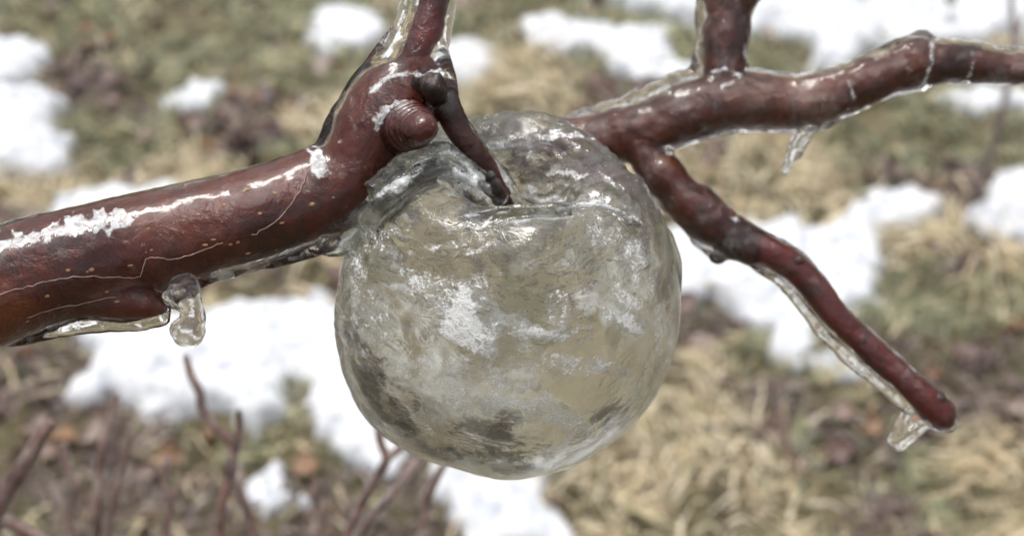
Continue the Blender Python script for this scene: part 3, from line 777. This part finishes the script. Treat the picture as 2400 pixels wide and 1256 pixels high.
FROST = [(1130,680,40,26,10,.6),(1200,780,30,40,0,.7),(1060,860,40,30,30,.6),(1350,780,60,10,0,.7),(1160,930,50,16,20,.8),(1420,860,50,14,-30,.7),(1100,600,60,10,-10,.6),(1300,300,90,12,4,.8),(1220,360,60,12,-10,.7),(1360,420,70,14,0,.8),(1460,420,40,14,40,.7),(1240,460,40,16,0,.9),(830,640,26,70,-5,.7),(1330,620,40,14,0,.35),(960,850,40,26,0,.6),(1380,860,40,20,-20,.6),(1000,980,50,14,20,.6),(1110,760,55,95,-10,1.),(1030,690,110,45,20,.65),(900,700,55,55,0,.5),(870,770,36,80,-8,.55),(1250,775,95,20,-4,.95),(1300,738,50,22,20,.6),
 (1455,740,55,20,10,.95),(1450,690,50,32,20,.75),(1475,615,50,45,60,.75),(1400,555,34,50,-20,.55),(1180,880,85,28,15,.7),(1300,865,75,26,-8,.7),(1240,955,125,24,8,.85),
 (1340,995,85,24,-20,.7),(1060,930,70,36,20,.7),(900,545,70,26,-20,.55),(1050,575,70,18,0,.5),(1290,492,150,12,-3,.9),(1105,510,55,12,-12,.8),(1455,520,60,12,28,.7),
 (1085,410,60,30,30,.95),(930,430,60,20,-38,.8),(1200,310,70,20,-18,.5),(1490,900,60,16,-60,.6),(1560,800,14,110,12,.6),(1545,640,20,80,4,.6),(1290,450,60,26,0,.45),(1400,480,40,14,-10,1.),
 (1100,1070,90,16,12,.5),(1290,1070,70,16,-20,.6),(800,650,20,70,0,.5),(780,590,60,22,-30,.5)]
DARK = [(850,850,30,60,-20,.75),(895,950,50,34,52,.85),(980,1030,60,22,34,.85),(1080,1085,90,16,14,.8),(1260,1090,80,12,-12,.75),(1370,1045,60,12,-30,.8),(1090,1010,50,24,20,.6),(1180,300,60,14,-20,.8),(1300,340,120,10,4,.8),(1440,350,60,12,40,.8),(1250,425,60,22,10,.7),(1520,480,16,60,-15,.7),(900,460,50,12,-38,.9),(960,495,50,8,0,.7),(1180,360,20,50,0,.6),(860,890,56,60,50,.9),(930,985,75,46,42,.9),(1020,1050,85,34,22,.85),(1160,1005,85,38,10,.95),(1190,1070,110,22,0,.8),(826,800,13,90,-12,.9),(1440,975,60,16,-38,1.),
 (1390,395,90,26,8,.75),(1230,335,110,22,-8,.7),(1200,390,50,36,20,.6),(1320,300,80,14,10,.55),(1470,400,30,70,-35,.55),(1000,425,70,18,-28,.95),(1110,465,70,16,18,.9),(880,480,55,16,-38,.9),(1500,560,22,50,-20,.5),
 (1570,650,10,70,8,.6),(1010,390,60,12,-34,.7),(960,930,14,46,-28,.8),(780,640,8,50,0,.4)]
a = apple_me.color_attributes.new('col', 'FLOAT_COLOR', 'POINT')
cc = np.ones((len(apple_me.vertices), 4), np.float32); cc[:, 0] = blobs_attr(apple_me, FROST); cc[:, 1] = blobs_attr(apple_me, DARK)
_v, _n = get_vn(apple_me); cc[:, 2] = sstep(.25, .75, (_v[:, 2]-AC.z)/RA)
a.data.foreach_set('color', cc.ravel())
# cloudy apple ice
t = NT('apple_ice')
sep = t.n('SeparateColor', Color=t.n('VertexColor', {'layer_name': 'col'}).outputs[0])
aF, aD, aT = sep.outputs
v = t.pos((1, 1, 1.5), (.25, .15, 0))
h1 = t.noise(140, 5, .62, v, 1.6); h2 = t.noise(620, 5, .65, t.pos((1, 1, 1.3), (.2, .1, 0)), 1.0)
hh = t.math('ADD', h1, t.math('MULTIPLY', h2, t.math('ADD', t.math('MULTIPLY', aF, .7), t.math('ADD', t.math('MULTIPLY', aT, .10), .035))))
nb = t.bump(hh, 1.0, .00030)
gl = t.n('BsdfGlass', Color=(.97, .98, .975, 1), Roughness=.0, IOR=1.31, Normal=nb).outputs[0]
n1 = t.noise(420, 8, .75, t.pos((1, 1, 1.35), (.2, .1, 0)), 1.1); n4 = t.noise(1300, 4, .7, t.pos((1, 1, 1.6), (.2, .1, 0)), .4)
n3 = t.noise(240, 8, .8, t.pos((.7, .7, 2.2), (.2, .15, 0)), 1.8)
fs = t.math('ADD', t.math('ADD', t.math('MULTIPLY', aF, .34), t.math('MULTIPLY', n1, .65)), t.math('MULTIPLY', n4, .65))
m = t.math('MULTIPLY', t.g(fs, .84, .97), .92)
m = t.math('MAXIMUM', m, t.math('MULTIPLY', t.g(fs, .74, 1.0), .26))
m = t.math('MAXIMUM', m, t.math('MULTIPLY', t.g(t.math('ADD', n4, t.math('MULTIPLY', n1, .4)), .85, .92), .6))    # lone bubbles and grains
st = t.math('ADD', t.math('MULTIPLY', aT, .11), n3)
dm = t.math('MULTIPLY', t.g(t.math('ADD', st, t.math('ADD', t.math('MULTIPLY', aD, .19), t.math('MULTIPLY', n4, .16))), .68, .79), .66)  # dark streaks and patches: refraction of dark surroundings put into the colour
sm = t.math('MULTIPLY', t.g(t.math('SUBTRACT', st, t.math('MULTIPLY', n4, .10)), .47, .36), .0)
fr = t.mixs(.15, t.n('BsdfPrincipled', Base_Color=(.93, .94, .95, 1), Roughness=.12, Normal=nb).outputs[0], t.n('BsdfTranslucent', Color=(.86, .87, .87, 1), Normal=nb).outputs[0])
dkc = t.ramp(t.noise(50, 3, .5, t.pos()), [(.42, (.075, .073, .080)), (.62, (.12, .085, .088))])
dk = t.n('BsdfPrincipled', Base_Color=dkc, Roughness=.12, Normal=nb).outputs[0]
M_APPLE = t.done(t.mixs(m, t.mixs(dm, gl, dk), fr))
link('ice_shell', apple_me, M_APPLE, AP)
bva = bvh_of(apple_me)
for poly in ([(1030,522),(1090,497),(1150,502),(1190,489),(1300,484),(1380,470),(1410,462),(1432,480),(1480,500),(1520,535),(1470,510),(1390,493),(1300,497),(1200,502),(1110,514)],
             [(1040,370),(1100,385),(1150,430),(1166,465),(1120,452),(1060,418)], [(862,472),(900,435),(960,405),(990,412),(930,448),(880,478)], [(760,588),(800,560),(840,520),(850,540),(800,585)]):
    crust('frost_glare_crust', poly, bva, AP, rag=3., th=.0003)
# inner wall of the cavity with a film of rotted flesh
im = apple_mesh(.90); bm = bmesh.new(); bm.from_mesh(im); bmesh.ops.remove_doubles(bm, verts=bm.verts, dist=1e-5)
bmesh.ops.recalc_face_normals(bm, faces=bm.faces)
im = bm_mesh(bm)
displace(im, lambda v, n: .0012*fbm(v*45+7, 3)+.0005*fbm(v*160+3, 3) - .0008)
bm = bmesh.new(); bm.from_mesh(im); bmesh.ops.reverse_faces(bm, faces=bm.faces); im = bm_mesh(bm, 'inner_wall')
cc = np.ones((len(im.vertices), 4), np.float32)
cc[:, 0] = blobs_attr(im, FROST, False); cc[:, 1] = blobs_attr(im, DARK, False)
cc[:, 2] = blobs_attr(im, [(950,905,30,60,-35,1.),(1040,800,50,40,30,.8),(1210,540,60,16,0,.9),(1470,790,70,26,0,.7),(1250,680,110,50,0,.5)], False)
_v, _n = get_vn(im); _w = _v-np.array(CP); _w /= np.linalg.norm(_w, axis=1)[:, None]
cc[:, :3] *= sstep(-.05, .15, (_n*_w).sum(1))[:, None]          # only the near wall carries the patches
_a = im.color_attributes.new('col', 'FLOAT_COLOR', 'POINT'); _a.data.foreach_set('color', cc.ravel())
t = NT('cavity_wall')
sep = t.n('SeparateColor', Color=t.n('VertexColor', {'layer_name': 'col'}).outputs[0])
aF, aD, aO = sep.outputs
nb = t.bump(t.noise(160, 3, .5, t.pos(), .8), 1.0, .00022)
tint = t.ramp(t.noise(45, 4, .6, t.pos(), .8), [(.35, (.92, .91, .85)), (.5, (.98, .98, .97)), (.65, (.90, .87, .79))])
gl = t.n('BsdfGlass', Color=tint, Roughness=.02, IOR=1.31, Normal=nb).outputs[0]
gl = t.mixs(.1, gl, t.n('BsdfTransparent', Color=tint).outputs[0])
n1 = t.noise(330, 9, .8, t.pos((1, 1, 1.4)), 1.2); n5 = t.noise(1100, 4, .7, t.pos(), .4)
cf = t.ramp(t.noise(60, 5, .65, t.pos(), .6), [(.36, (.16, .155, .10)), (.48, (.26, .25, .17)), (.58, (.42, .41, .37)), (.66, (.12, .105, .10))])
cf = t.mix(t.math('MULTIPLY', t.g(t.math('ADD', t.math('MULTIPLY', aO, .3), n1), .62, .76), .8), cf, (.42, .22, .08))
fk = t.g(t.math('ADD', t.math('MULTIPLY', aF, .34), t.math('ADD', n1, t.math('MULTIPLY', n5, .35))), .86, .96)
cf = t.mix(fk, cf, (.80, .80, .79))
dkm = t.g(t.math('ADD', t.math('MULTIPLY', aD, .30), t.math('ADD', n1, t.math('MULTIPLY', n5, .35))), .83, .91)  # dark patches here repeat the painted refraction, under the clear shell
cf = t.mix(dkm, cf, (.075, .068, .074))
fl = t.mixs(.5, t.n('BsdfDiffuse', Color=cf, Normal=nb).outputs[0], t.n('BsdfTranslucent', Color=cf).outputs[0])
mk = t.math('ADD', t.math('MULTIPLY', t.g(t.noise(70, 6, .65, t.pos(), .7), .48, .62), .16), .02)
mk = t.math('MAXIMUM', mk, t.math('MAXIMUM', t.math('MULTIPLY', fk, .75), t.math('MULTIPLY', dkm, .66)))
M_CAV = t.done(t.mixs(mk, gl, fl))
link('cavity_wall', im, M_CAV, AP)
stalk = [(1036,215,.285,20),(1046,250,.284,26),(1070,305,.285,25),(1108,358,.287,24),(1146,402,.290,21),(1174,445,.293,18),(1194,490,.297,16),(1206,540,.302,15),(1212,600,.311,14)]
me = wood([path(stalk, 8)], .0005, .0005, [(P(1048,258,.284), .0026)]); link('stalk', me, M_BARK_DARK, AP)
me = glaze([path(shift(stalk[:6], 5, -3, (1, 7)), 8), path([(1180,400,.291,10),(1205,440,.294,10),(1225,480,.298,9)], 6)], .0006, .0004, (), 4, 220, 2); link('stalk_ice', me, M_ICE, AP)
